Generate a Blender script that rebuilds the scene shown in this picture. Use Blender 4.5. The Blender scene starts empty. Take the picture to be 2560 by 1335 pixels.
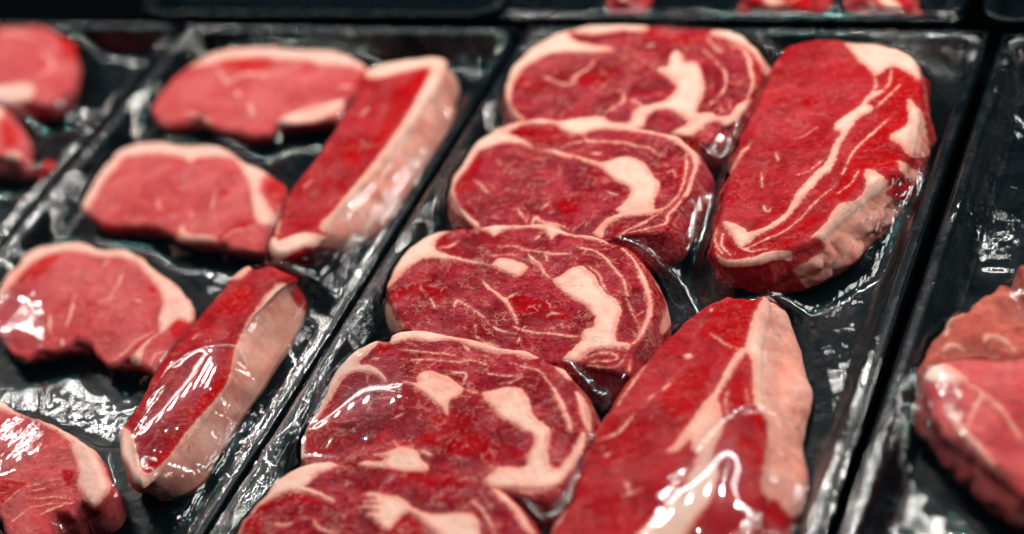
import bpy, math
import numpy as np
from mathutils import Matrix, Vector

rng = np.random.default_rng(7)
sc = bpy.context.scene
COL = sc.collection

# ------------------------------------------------------------------ camera
F, W, H = 5000.0, 2560.0, 1335.0
CX, CY = W / 2, H / 2
a_ = np.array([2500.0, 4500.0, -F]); a_ /= np.linalg.norm(a_)          # away from us along the trays
b_ = np.array([10672.0, -373.0, F]); b_ -= a_ * (a_ @ b_); b_ /= np.linalg.norm(b_)   # along the row of trays
n_ = np.cross(b_, a_)
R = np.array([b_, a_, n_])                                              # camera -> world
DIST = 1.2
CAM = -DIST * (R @ np.array([0, 0, -1.0]))

def P(px, py, z=0.0):
    """Point of the photograph to the place on the horizontal plane at height z (metres)."""
    px = np.asarray(px, float); py = np.asarray(py, float)
    d = np.stack([(px - CX), -(py - CY), np.full_like(px, -F)], -1) @ R.T
    t = (z - CAM[2]) / d[..., 2]
    return CAM + d * t[..., None]

def shift(pts, h):
    """Where the eye's line through each point crosses height h."""
    d = pts - CAM
    return (CAM + d * ((h - CAM[2]) / d[:, 2])[:, None])[:, :2]

cam = bpy.data.cameras.new('camera'); cam_o = bpy.data.objects.new('camera', cam); COL.objects.link(cam_o)
M = Matrix.Identity(4)
for i in range(3):
    for j in range(3):
        M[i][j] = R[i, j]
    M[i][3] = CAM[i]
cam_o.matrix_world = M
cam.sensor_width = 36.0; cam.lens = F / W * 36.0
cam.clip_start = 0.05; cam.clip_end = 100
fp = P(1330, 790, 0.03)
cam.dof.use_dof = True
cam.dof.focus_distance = float((fp - CAM) @ (R @ np.array([0, 0, -1.0])))
cam.dof.aperture_fstop = 2.8
sc.camera = cam_o

# ------------------------------------------------------------------ numeric helpers
def pts(s, o=(0, 0), k=1.0):
    return np.array([[float(v) for v in p.split(',')] for p in s.split()])

def zoomed(s, z):
    p = pts(s); q = p.copy()
    for c in range(0, p.shape[1], 2):
        q[:, c] = z[0] + p[:, c] / z[2]; q[:, c + 1] = z[1] + p[:, c + 1] / z[2]
    return q

def smooth_closed(p, n):
    """Catmull-Rom through a closed list of points, evenly resampled to n."""
    m = len(p); out = []
    t = np.linspace(0, 1, 10, endpoint=False)[:, None]
    for i in range(m):
        p0, p1, p2, p3 = p[i - 1], p[i], p[(i + 1) % m], p[(i + 2) % m]
        out.append(.5 * (2 * p1 + (p2 - p0) * t + (2 * p0 - 5 * p1 + 4 * p2 - p3) * t * t + (3 * p1 - p0 - 3 * p2 + p3) * t ** 3))
    q = np.concatenate(out); q = np.vstack([q, q[:1]])
    s = np.concatenate([[0], np.cumsum(np.linalg.norm(np.diff(q[:, :2], axis=0), axis=1))])
    u = np.linspace(0, s[-1], n, endpoint=False)
    return np.stack([np.interp(u, s, q[:, c]) for c in range(q.shape[1])], 1)

def seg_dist(p, a, b):
    ab = b - a; L = (ab ** 2).sum(1) + 1e-18
    best = np.full(len(p), 1e9); arg = np.zeros(len(p)); 
    for i in range(len(a)):
        t = np.clip(((p - a[i]) @ ab[i]) / L[i], 0, 1)
        d = np.hypot(p[:, 0] - a[i, 0] - t * ab[i, 0], p[:, 1] - a[i, 1] - t * ab[i, 1])
        m = d < best; best[m] = d[m]; arg[m] = (i + t)[m]
    return best, arg

def poly_sd(p, poly):
    """Signed distance, positive inside."""
    q = np.roll(poly, -1, 0)
    d, _ = seg_dist(p, poly, q)
    ins = np.zeros(len(p), bool)
    for (x0, y0), (x1, y1) in zip(poly, q):
        if y0 == y1: continue
        c = (y0 > p[:, 1]) != (y1 > p[:, 1])
        ins ^= c & (p[:, 0] < (x1 - x0) * (p[:, 1] - y0) / (y1 - y0) + x0)
    return np.where(ins, d, -d)

def vnoise(p, scale, seed=0):
    """3-D value noise, -1..1, fractal-free."""
    q = p * scale + seed * 17.31
    i = np.floor(q).astype(np.int64); f = q - i; f = f * f * (3 - 2 * f)
    def h(dx, dy, dz):
        n = (i[:, 0] + dx) * 374761393 + (i[:, 1] + dy) * 668265263 + (i[:, 2] + dz) * 2147483647 + seed * 974711
        n = (n ^ (n >> 13)) * 1274126177; n = n ^ (n >> 16)
        return (n & 0xffff) / 32767.5 - 1
    r = 0
    for dx in (0, 1):
        for dy in (0, 1):
            for dz in (0, 1):
                w = (f[:, 0] if dx else 1 - f[:, 0]) * (f[:, 1] if dy else 1 - f[:, 1]) * (f[:, 2] if dz else 1 - f[:, 2])
                r = r + w * h(dx, dy, dz)
    return r

def fbm(p, scale, seed=0, oct=3):
    return sum(vnoise(p, scale * 2 ** k, seed + k) * .5 ** k for k in range(oct))

# ------------------------------------------------------------------ objects
def make_mesh(name, v, faces, mats, parent=None, attrs=None, normals=None, origin=None):
    """faces: list of (n,k) index arrays."""
    me = bpy.data.meshes.new(name)
    if origin is not None: v = v - np.asarray(origin)
    faces = [f for f in faces if len(f)]
    idx = np.concatenate([f.ravel() for f in faces]).astype(np.int32)
    cnt = np.concatenate([np.full(len(f), f.shape[1]) for f in faces]).astype(np.int32)
    st = np.concatenate([[0], np.cumsum(cnt)[:-1]]).astype(np.int32)
    me.vertices.add(len(v)); me.vertices.foreach_set('co', v.astype(np.float32).ravel())
    me.loops.add(len(idx)); me.loops.foreach_set('vertex_index', idx)
    me.polygons.add(len(cnt)); me.polygons.foreach_set('loop_start', st)
    me.update(calc_edges=True); me.validate()
    me.polygons.foreach_set('use_smooth', np.ones(len(me.polygons), bool))
    for k, arr in (attrs or {}).items():
        at = me.attributes.new(k, 'FLOAT', 'POINT'); at.data.foreach_set('value', arr.astype(np.float32))
    if normals is not None:
        me.normals_split_custom_set_from_vertices(normals.astype(np.float32))
    for m in (mats if isinstance(mats, list) else [mats]): me.materials.append(m)
    o = bpy.data.objects.new(name, me); COL.objects.link(o)
    if parent is not None: o.parent = parent
    return o

def tag(o, label, cat, group=None, kind=None):
    if label: o['label'] = label
    if cat: o['category'] = cat
    if group: o['group'] = group
    if kind: o['kind'] = kind
    return o

def empty(name, loc):
    o = bpy.data.objects.new(name, None); o.location = loc; o.empty_display_size = .02; COL.objects.link(o); return o

# ------------------------------------------------------------------ materials
class NT:
    def __init__(s, name):
        s.m = bpy.data.materials.new(name); s.m.use_nodes = True; s.t = s.m.node_tree; s.t.nodes.clear()
        s.out = s.n('ShaderNodeOutputMaterial')
    def n(s, typ, **kw):
        nd = s.t.nodes.new(typ)
        for k, v in kw.items(): setattr(nd, k, v)
        return nd
    def l(s, a, b): s.t.links.new(a, b)
    def put(s, sock, v):
        if isinstance(v, bpy.types.NodeSocket): s.l(v, sock)
        elif v is not None: sock.default_value = v
    def math(s, op, a, b=None, c=None):
        nd = s.n('ShaderNodeMath', operation=op)
        for i, v in enumerate((a, b, c)): s.put(nd.inputs[i], v)
        return nd.outputs[0]
    def ramp(s, v, lo, hi, a=0., b=1., smooth=True):
        nd = s.n('ShaderNodeMapRange', interpolation_type='SMOOTHSTEP' if smooth else 'LINEAR')
        for i, x in enumerate((v, lo, hi, a, b)): s.put(nd.inputs[i], x)
        return nd.outputs[0]
    def mix(s, f, a, b):
        nd = s.n('ShaderNodeMix', data_type='RGBA')
        s.put(nd.inputs[0], f); s.put(nd.inputs[6], a if isinstance(a, bpy.types.NodeSocket) else (*a, 1)); s.put(nd.inputs[7], b if isinstance(b, bpy.types.NodeSocket) else (*b, 1))
        return nd.outputs[2]
    def noise(s, vec, scale, detail=2., rough=.5, dist=0.):
        nd = s.n('ShaderNodeTexNoise'); s.l(vec, nd.inputs['Vector'])
        nd.inputs['Scale'].default_value = scale; nd.inputs['Detail'].default_value = detail
        nd.inputs['Roughness'].default_value = rough; nd.inputs['Distortion'].default_value = dist
        return nd.outputs[0]
    def vor(s, vec, scale, feature='F1', rnd=1.):
        nd = s.n('ShaderNodeTexVoronoi', feature=feature); s.l(vec, nd.inputs['Vector'])
        nd.inputs['Scale'].default_value = scale; nd.inputs['Randomness'].default_value = rnd
        return nd.outputs[0]
    def attr(s, name): 
        nd = s.n('ShaderNodeAttribute', attribute_name=name); return nd.outputs['Fac']
    def scaled(s, vec, sx, sy, sz, rot=0.):
        nd = s.n('ShaderNodeMapping'); s.l(vec, nd.inputs[0]); nd.inputs['Scale'].default_value = (sx, sy, sz); nd.inputs['Rotation'].default_value = (0, 0, rot)
        return nd.outputs[0]
    def pos(s): return s.n('ShaderNodeNewGeometry').outputs['Position']
    def bump(s, h, strength, dist, normal=None):
        nd = s.n('ShaderNodeBump'); s.l(h, nd.inputs['Height']); nd.inputs['Strength'].default_value = strength; nd.inputs['Distance'].default_value = dist
        if normal is not None: s.l(normal, nd.inputs['Normal'])
        return nd.outputs[0]

def meat_material(name, deep, pale, bright, fat_a, fat_b, fleck=.5, grain=1., coat=.26):
    t = NT(name); p = t.pos()
    sd = t.attr('fat'); red = t.attr('red'); side = t.attr('side')
    # ragged edge of the fat
    n1 = t.math('SUBTRACT', t.noise(p, 420, 3, .65), .5)
    n2 = t.math('SUBTRACT', t.noise(p, 1300, 2, .6), .5)
    n3 = t.math('SUBTRACT', t.noise(p, 110, 2, .6), .5)
    e = t.math('ADD', sd, t.math('MULTIPLY', n1, 3.5)); e = t.math('ADD', e, t.math('MULTIPLY', n2, 1.7)); e = t.math('ADD', e, t.math('MULTIPLY', n3, 2.2))
    fat = t.ramp(e, -.55, .60)
    halo = t.ramp(e, -2.4, .3)
    # marbling flecks and hair-thin seams in the lean
    ps = t.scaled(p, 1.0, 2.3, 1.4, .5)
    f1 = t.ramp(t.noise(ps, 230, 3, .6, .8), .645, .70)
    f2 = t.ramp(t.noise(t.scaled(p, 2.4, 1., 1.3, -.4), 150, 3, .65, 1.2), .655, .70)
    ridge = t.math('ABSOLUTE', t.math('SUBTRACT', t.noise(p, 38, 4, .62, .9), .5))
    gate = t.ramp(t.noise(p, 60, 2, .5), .45, .56)
    f3 = t.math('MULTIPLY', t.ramp(ridge, .016, .004), gate)
    fl = t.math('MAXIMUM', t.math('MAXIMUM', f1, f2), t.math('MULTIPLY', f3, .9))
    f4 = t.math('MULTIPLY', t.ramp(t.math('ABSOLUTE', t.math('SUBTRACT', t.noise(t.scaled(p, 1., 1.5, 1., .6), 62, 3, .6, 1.4), .5)), .020, .005), t.ramp(t.noise(p, 48, 2, .5), .49, .58))
    fl = t.math('MULTIPLY', t.math('MAXIMUM', fl, f4), fleck)
    # lean colour
    big = t.noise(p, 34, 3, .55, .4); mid = t.noise(p, 150, 4, .6, .5); fine = t.noise(t.scaled(p, 1, 1.7, 1, .3), 900, 3, .6)
    lean = t.mix(t.ramp(big, .38, .62), deep, pale)
    lean = t.mix(t.math('MULTIPLY', t.ramp(mid, .42, .68), .30 * grain), lean, tuple(1.2 * x + .004 for x in pale))
    lean = t.mix(t.math('MULTIPLY', t.ramp(mid, .52, .36), .30 * grain), lean, tuple(.72 * x for x in deep))
    lean = t.mix(t.math('MULTIPLY', t.ramp(fine, .38, .68), .30 * grain), lean, tuple(1.25 * x + .004 for x in pale))
    lean = t.mix(t.math('MULTIPLY', t.ramp(fine, .47, .33), .75 * grain), lean, tuple(.5 * x for x in deep))
    wp = t.n('ShaderNodeVectorMath', operation='ADD'); wn = t.n('ShaderNodeTexNoise'); t.l(p, wn.inputs['Vector']); wn.inputs['Scale'].default_value = 95; wn.inputs['Detail'].default_value = 2
    ws = t.n('ShaderNodeVectorMath', operation='SCALE'); t.l(wn.outputs['Color'], ws.inputs[0]); ws.inputs['Scale'].default_value = .009
    t.l(p, wp.inputs[0]); t.l(ws.outputs[0], wp.inputs[1])
    bun = t.ramp(t.vor(t.scaled(wp.outputs[0], 1., 1.9, 1.3, .45), 300, 'DISTANCE_TO_EDGE'), .0, .11, 1., 0.)
    bun2 = t.ramp(t.vor(t.scaled(wp.outputs[0], 1.2, 1.8, 1.3, -.2), 760, 'DISTANCE_TO_EDGE'), .0, .16, 1., 0.)
    bg = t.ramp(t.noise(p, 55, 2, .5), .40, .62)
    fib = t.noise(t.scaled(wp.outputs[0], 1., 4.5, 1., .35), 240, 3, .62, .2)
    lean = t.mix(t.math('MULTIPLY', t.ramp(fib, .47, .36), .55 * grain + .12), lean, tuple(.5 * x for x in deep))
    lean = t.mix(t.math('MULTIPLY', t.ramp(fib, .55, .68), .42 * grain + .1), lean, tuple(1.25 * x + .006 for x in pale))
    cracks = t.math('MULTIPLY', t.math('MAXIMUM', bun, t.math('MULTIPLY', bun2, .6)), t.math('MULTIPLY', bg, grain))
    lean = t.mix(t.math('MULTIPLY', cracks, .42), lean, tuple(.42 * x for x in deep))
    rd = t.ramp(t.math('ADD', red, t.math('MULTIPLY', n1, 4.)), -1.2, 1.2)
    lean = t.mix(t.math('MULTIPLY', rd, .85), lean, bright)
    # membrane and fat mottling on the cut flanks
    sm = t.math('MULTIPLY', t.ramp(t.noise(t.scaled(p, 1, 1, .45), 75, 4, .62, 1.2), .52, .66), side)
    lean = t.mix(t.math('MULTIPLY', sm, .55), lean, tuple(.62 * x for x in fat_b))
    lean = t.mix(fl, lean, t.mix(.30, fat_b, pale))
    lean = t.mix(t.math('MULTIPLY', halo, .30), lean, t.mix(.5, fat_b, bright))
    # fat colour: creamy to salmon, with fine creases
    fcol = t.mix(t.ramp(t.noise(p, 70, 4, .6), .38, .64), fat_a, fat_b)
    fcol = t.mix(t.math('MULTIPLY', t.ramp(t.noise(p, 480, 3, .6), .45, .70), .30), fcol, tuple(.8 * x for x in fat_b))
    crack = t.ramp(t.math('ABSOLUTE', t.math('SUBTRACT', t.noise(p, 105, 3, .6, 1.), .5)), .0, .010, 1., 0.)
    crack = t.math('MULTIPLY', crack, t.ramp(t.noise(p, 85, 1, .5), .52, .60))
    fcol = t.mix(t.math('MULTIPLY', crack, .55), fcol, (.55, .17, .12))
    fcol = t.mix(t.math('MULTIPLY', t.math('MULTIPLY', t.ramp(e, 1.6, 4.0), t.math('SUBTRACT', 1., side)), .8), fcol, tuple(min(.9, x * y) for x, y in zip(fat_a, (1.01, 1.27, 1.27))))
    fcol = t.mix(t.math('MULTIPLY', t.ramp(e, 1.6, .1), .45), fcol, (.80, .25, .21))
    fcol = t.mix(t.math('MULTIPLY', t.ramp(t.noise(p, 26, 3, .6), .48, .68), .55), fcol, (.85, .29, .22))
    smear = t.math('MULTIPLY', t.ramp(t.noise(t.scaled(p, 1., 1., .45), 58, 4, .65, .8), .50, .66), t.ramp(side, 0., 1., .12, .50))
    fcol = t.mix(smear, fcol, (.70, .15, .11))
    lob = t.ramp(t.vor(wp.outputs[0], 125, 'DISTANCE_TO_EDGE'), .0, .045, 1., 0.)
    lob = t.math('MULTIPLY', lob, t.math('MULTIPLY', t.ramp(e, .8, 2.2), t.ramp(t.noise(p, 60, 2, .5), .54, .64)))
    fcol = t.mix(t.math('MULTIPLY', lob, .30), fcol, (.72, .28, .20))
    col = t.mix(fat, lean, fcol)
    # relief
    hb = t.math('ADD', t.math('MULTIPLY', t.noise(p, 340, 4, .62, .6), .55), t.math('MULTIPLY', t.noise(t.scaled(p, 1, 1.8, 1, .4), 1100, 3, .6), .26))
    hb = t.math('ADD', hb, t.math('MULTIPLY', cracks, -.40))
    hf = t.math('ADD', t.math('MULTIPLY', t.noise(p, 240, 3, .55), .35), t.math('MULTIPLY', crack, -.55))
    mh = t.n('ShaderNodeMix', data_type='FLOAT'); t.l(fat, mh.inputs[0]); t.l(hb, mh.inputs[2]); t.l(hf, mh.inputs[3])
    hh = t.math('ADD', mh.outputs[0], t.math('MULTIPLY', halo, .35))
    nb = t.bump(hh, .9, .0010)
    wet = t.ramp(t.noise(p, 120, 3, .6), .47, .62)
    nc = t.bump(t.math('ADD', t.noise(p, 150, 2, .5), t.math('MULTIPLY', t.math('MULTIPLY', t.noise(p, 640, 2, .55), wet), .9)), .6, .0011)
    b = t.n('ShaderNodeBsdfPrincipled'); t.l(col, b.inputs['Base Color']); t.l(nb, b.inputs['Normal'])
    rg = t.n('ShaderNodeMix', data_type='FLOAT'); t.l(fat, rg.inputs[0]); rg.inputs[2].default_value = .42; rg.inputs[3].default_value = .5
    t.l(rg.outputs[0], b.inputs['Roughness'])
    b.inputs['Specular IOR Level'].default_value = 0.
    b.inputs['Subsurface Weight'].default_value = .22; b.inputs['Subsurface Radius'].default_value = (1., .25, .18); b.inputs['Subsurface Scale'].default_value = .003
    t.l(t.math('MULTIPLY', t.ramp(wet, 0., 1., 0., 1.), coat), b.inputs['Coat Weight']); b.inputs['Coat Roughness'].default_value = .05; b.inputs['Coat IOR'].default_value = 1.38
    t.l(nc, b.inputs['Coat Normal'])
    t.l(b.outputs[0], t.out.inputs[0])
    return t.m

FAT_A, FAT_B = (.89, .45, .37), (.85, .32, .25)
M_RIB = meat_material('ribeye_meat', (.29, .0016, .009), (.43, .042, .058), (.38, .001, .004), FAT_A, FAT_B, .66, 1.15, .34)
M_SIR = meat_material('sirloin_meat', (.55, .056, .064), (.64, .115, .118), (.52, .004, .008), (.87, .41, .35), (.83, .29, .23), .45, .45)
M_STR = meat_material('strip_meat', (.40, .006, .012), (.47, .036, .044), (.46, .0015, .004), (.88, .44, .36), (.85, .34, .26), .22, .6)
M_BRN = meat_material('aged_meat', (.52, .095, .072), (.55, .13, .10), (.45, .03, .03), (.84, .46, .36), (.80, .36, .24), .35, .7)

def tray_material(name, spec):
    t = NT(name); p = t.pos()
    b = t.n('ShaderNodeBsdfPrincipled')
    b.inputs['Base Color'].default_value = (.0022, .0048, .0066, 1)
    t.l(t.ramp(t.noise(p, 60, 4, .6), .35, .7, .16, .36), b.inputs['Roughness']); b.inputs['Specular IOR Level'].default_value = spec
    t.l(t.bump(t.math('ADD', t.noise(p, 46, 3, .6), t.math('MULTIPLY', t.noise(p, 700, 2), .12)), .30, .002), b.inputs['Normal'])
    t.l(b.outputs[0], t.out.inputs[0]); return t.m
M_TRAY = tray_material('black_plastic', .16); M_FLOOR = tray_material('black_plastic_floor', .03)

def film_material():
    t = NT('clear_film'); p = t.pos()
    wr = t.attr('wrinkle')
    st = t.noise(t.scaled(p, 1., .06, 1., .0), 210, 2, .5, .5)
    cr = t.noise(t.scaled(p, 1., .5, 1., .25), 120, 3, .5, 1.2)
    fine = t.noise(t.scaled(p, 1., .3, 1., -.2), 760, 2, .5)
    h = t.math('ADD', t.math('ADD', t.math('MULTIPLY', st, 1.0), t.math('MULTIPLY', cr, .5)), t.math('MULTIPLY', fine, .05))
    h = t.math('MULTIPLY', h, wr)
    nrm = t.bump(h, .8, .0034)
    g = t.n('ShaderNodeBsdfGlossy'); g.inputs['Roughness'].default_value = .045; g.inputs['Color'].default_value = (1, 1, 1, 1); t.l(nrm, g.inputs['Normal'])
    g2 = t.n('ShaderNodeBsdfGlossy'); g2.inputs['Roughness'].default_value = .22; g2.inputs['Color'].default_value = (.8, .9, 1, 1); t.l(nrm, g2.inputs['Normal'])
    tr = t.n('ShaderNodeBsdfTransparent'); tr.inputs[0].default_value = (.965, .975, .98, 1)
    # Schlick, the same from both sides of the thin sheet
    dt = t.n('ShaderNodeVectorMath', operation='DOT_PRODUCT'); t.l(t.n('ShaderNodeNewGeometry').outputs['Incoming'], dt.inputs[0]); t.l(nrm, dt.inputs[1])
    c = t.math('SUBTRACT', 1., t.math('MINIMUM', t.math('ABSOLUTE', dt.outputs['Value']), 1.))
    f2 = t.math('ADD', t.math('MULTIPLY', t.math('POWER', c, 5.), .85), .06)
    gm = t.n('ShaderNodeMixShader'); gm.inputs[0].default_value = .10; t.l(g.outputs[0], gm.inputs[1]); t.l(g2.outputs[0], gm.inputs[2])
    m = t.n('ShaderNodeMixShader'); t.l(f2, m.inputs[0]); t.l(tr.outputs[0], m.inputs[1]); t.l(gm.outputs[0], m.inputs[2])
    t.l(m.outputs[0], t.out.inputs[0]); return t.m
M_FILM = film_material()

# ------------------------------------------------------------------ steaks
STEAKS = []     # (tray, world vertices) for the film to lie on

def steak(name, z, outline, fats, veins, reds, mat, h, label, group, tray, n=640, rings=110, R0=.0035, bulge=.004, outset=.002,
          dome=.002, lump=.0012, cap_name='fat_cap', seam_name='fat_seam', z0=.0006, cat='steak', knobs=0., tilt=(0, 0), centre=None):
    """One piece of meat. outline rows are x,y or x,y,bx,by (foot of the flank) in the coordinates of z=(x0,y0,scale)."""
    rows = [[float(v) for v in q.split(',')] for q in outline.split()]
    top = np.array([[z[0] + r[0] / z[2], z[1] + r[1] / z[2]] for r in rows])
    T = P(top[:, 0], top[:, 1], h - R0 * .4)[:, :2]
    # outward normal of the coarse outline
    area = .5 * np.sum(T[:, 0] * np.roll(T[:, 1], -1) - np.roll(T[:, 0], -1) * T[:, 1])
    if area < 0: T = T[::-1]; rows = rows[::-1]
    foot = np.full((len(T), 2), 0.0)
    for i, r in enumerate(rows):
        if len(r) == 4:
            foot[i] = P(z[0] + r[2] / z[2], z[1] + r[3] / z[2], 0.002)[:2] - T[i]
        else:
            tg = T[(i + 1) % len(T)] - T[i - 1]; tg /= np.linalg.norm(tg) + 1e-9
            foot[i] = np.array([tg[1], -tg[0]]) * outset
    S = smooth_closed(np.hstack([T, foot]), n)
    O, FT = S[:, :2], S[:, 2:]
    jit = np.hstack([O, np.zeros((n, 1))])
    tg = np.roll(O, -3, 0) - np.roll(O, 3, 0); tg /= np.linalg.norm(tg, axis=1)[:, None]
    N = np.stack([tg[:, 1], -tg[:, 0]], 1)
    kk = n // 40; O0 = sum(np.roll(O, k, 0) for k in range(-kk, kk + 1)) / (2 * kk + 1); O = O + N * (fbm(jit, 120, 3, 3) * .0009)[:, None]
    if centre is None: c = O.mean(0)
    else: c = P(z[0] + centre[0] / z[2], z[1] + centre[1] / z[2], h)[:2]
    s = np.linspace(0, 1, rings + 1)[1:]
    r = 1 - (1 - s) ** 1.45; r[-1] = 1
    V = [np.array([[c[0], c[1]]])]
    for k in r: V.append(c + (O - c) * k)
    XY = np.concatenate(V)
    d, _ = seg_dist(XY, O[::2], np.roll(O[::2], -1, 0)); d[-n:] = 0
    dm = d.max()
    e = np.where(d < R0, R0 - np.sqrt(np.maximum(R0 ** 2 - (R0 - d) ** 2, 0)), 0)
    Z = h - e + dome * (np.minimum(d / dm, 1) ** .6 - .7)
    Z += tilt[0] * (XY[:, 0] - c[0]) + tilt[1] * (XY[:, 1] - c[1])
    V3 = np.hstack([XY, Z[:, None]])
    zedge = Z[-n:]
    sides = []; KS = 26
    nz = fbm(jit, 45, 11, 2)
    for k in range(1, KS + 1):
        t = k / KS
        q = O + (O0 - O) * min(1, t * 5) + FT * (t ** .85) + N * (bulge * math.sin(math.pi * t) - .0025 * max(0, t - .85) / .15)
        zz = zedge * (1 - t) + z0 * t
        q3 = np.hstack([q, zz[:, None]])
        w = math.sin(math.pi * t) ** .7
        q3[:, :2] += N * ((fbm(q3, 52, 5, 2) * lump * 1.5 + vnoise(q3 * [1, 1, .8], 170, 8) * lump * .18 + (np.abs(fbm(q3, 60, 15, 3)) - .3) * knobs) * w)[:, None]
        sides.append(q3)
    V3 = np.vstack([V3] + sides)
    nt = 1 + rings * n
    sidew = np.zeros(len(V3)); sidew[nt:] = 1; sidew[nt - n:nt] = .6
    # ---- traced fat
    E = shift(V3, h) * 1000.0
    def poly(q): 
        g = zoomed(q, z); g = smooth_closed(P(g[:, 0], g[:, 1], h)[:, :2] * 1000., max(60, 5 * len(g))); return g
    sd = np.full(len(V3), -8.); cls = np.zeros(len(V3), int); pname = ['lean_meat']
    for kind, q in fats:
        v = poly_sd(E, poly(q)); sd = np.maximum(sd, v)
        if kind in ('c', 's'):
            pname.append(cap_name if kind == 'c' else seam_name); cls[(v > 0) & (cls == 0)] = len(pname) - 1
    for w, q in veins:
        g = zoomed(q, z); g = P(g[:, 0], g[:, 1], h)[:, :2] * 1000.
        if len(g) > 2:
            ss = np.linspace(0, len(g) - 1, len(g) * 4); gi = np.arange(len(g))
            k2 = np.pad(g, ((1, 1), (0, 0)), mode='edge'); g = np.stack([np.interp(ss, gi, g[:, 0]), np.interp(ss, gi, g[:, 1])], 1)
            g[1:-1] = (g[:-2] + 2 * g[1:-1] + g[2:]) / 4
        dd, ar = seg_dist(E, g[:-1], g[1:]); u = ar / (len(g) - 1)
        wm = w / z[2] / (F / DIST / 1000.) * .36 * (np.minimum(1, .30 + 3.2 * u * (1 - u)))
        sd = np.maximum(sd, wm - dd)
    rd = np.full(len(V3), -8.)
    for q in reds: rd = np.maximum(rd, poly_sd(E, poly(q)))
    sd = np.clip(sd, -8, 8); rd = np.clip(rd, -8, 8)
    # ---- relief: fat stands a little proud of the lean, a groove along the seams
    st = 1 / (1 + np.exp(-np.clip(sd * 2.2, -30, 30)))
    up = np.zeros(len(V3))
    up += .0006 * st - .00035 * np.exp(-(sd / .7) ** 2)
    up += lump * fbm(V3, 38, 21, 3) * .9 + .00035 * fbm(V3, 260, 31, 2) * (1 - .5 * st)
    fadein = np.ones(len(V3)); fadein[:nt] = np.clip(d / .004, .25, 1); fadein[nt:] = 0
    V3[:, 2] += up * fadein
    # ---- faces
    j = np.arange(n); jn = (j + 1) % n
    fan = np.stack([np.zeros(n, int), 1 + j, 1 + jn], 1)
    quads = []
    tot = rings + KS
    for k in range(tot - 1):
        a = 1 + k * n; b = a + n
        quads.append(np.stack([a + j, b + j, b + jn, a + jn], 1))
    quads = np.concatenate(quads)
    org = np.array([c[0], c[1], 0.0])
    root = empty(name, org); tag(root, label, cat, group)
    # normals of the whole piece, so that the parts meet without a seam
    tri = np.concatenate([fan, quads[:, :3], quads[:, [0, 2, 3]]])
    fn = np.cross(V3[tri[:, 1]] - V3[tri[:, 0]], V3[tri[:, 2]] - V3[tri[:, 0]])
    vn = np.zeros_like(V3)
    for k in range(3):
        for ax in range(3): vn[:, ax] += np.bincount(tri[:, k], fn[:, ax], len(V3))
    vn /= np.linalg.norm(vn, axis=1)[:, None] + 1e-15
    def fc(f):
        out = np.zeros(len(f), int)
        for k in range(1, len(pname)): out[((cls[f] == k).sum(1) * 2 >= f.shape[1]) & (out == 0)] = k
        return out
    cq, cf = fc(quads), fc(fan)
    # every fat part is one connected piece; crumbs stay with the lean
    pieces = []
    for k in range(1, len(pname)):
        tq = quads[cq == k]
        if len(tq) < 30: cq[cq == k] = 0; cf[cf == k] = 0; continue
        lab = np.arange(len(V3))
        while True:
            old = lab.copy(); m = lab[tq].min(1)
            for c4 in range(4): np.minimum.at(lab, tq[:, c4], m)
            lab = lab[lab]
            if (old == lab).all(): break
        ql = lab[tq[:, 0]]; ids, cnts = np.unique(ql, return_counts=True)
        full = np.where(cq == k)[0]
        for a, b in zip(ids, cnts):
            if b < max(60, .10 * cnts.max()): cq[full[ql == a]] = 0
            else: pieces.append((pname[k], full[ql == a], fan[cf == k] if a == ids[cnts.argmax()] else fan[:0]))
    pieces.insert(0, ('lean_meat', np.where(cq == 0)[0], fan[cf == 0]))
    for nm, qi, fi in pieces:
        fs = [fi, quads[qi]]
        used = np.unique(np.concatenate([x.ravel() for x in fs if len(x)]))
        mp = np.full(len(V3), -1); mp[used] = np.arange(len(used))
        make_mesh(nm, V3[used], [mp[x] for x in fs], mat, root, {'fat': sd[used], 'red': rd[used], 'side': sidew[used]}, vn[used], org)
    STEAKS.append((tray, V3))
    return root

# zoom windows used when tracing the photograph: x0, y0, scale
Z1 = (1240, 30, 3.5556); Z2 = (1100, 280, 3.3375); Z3 = (930, 540, 3.0346); Z4 = (720, 800, 2.84); Z5 = (560, 1130, 3.122)
Z6 = (1740, 80, 1.963); Z7 = (1360, 720, 2.171); ZA = (360, 60, 2.783); ZB = (0, 0, 1.0); ZC = (180, 330, 3.282)
ZD = (0, 580, 3.513); ZE = (270, 640, 2.118); ZF = (0, 960, 3.56); ZG = (0, 30, 2.967); ZM = (2240, 640, 1.922); ZT = (1240, 0, 1.939)
RG, SG, TG = 'ribeye steaks in the middle tray', 'thick strip cuts in the middle tray', 'sirloin steaks in the left tray'
RIB = dict(mat=M_RIB, R0=.0022, lump=.0009, group=RG, tray='mid', cap_name='fat_rim', seam_name='fat_kernel')

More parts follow.
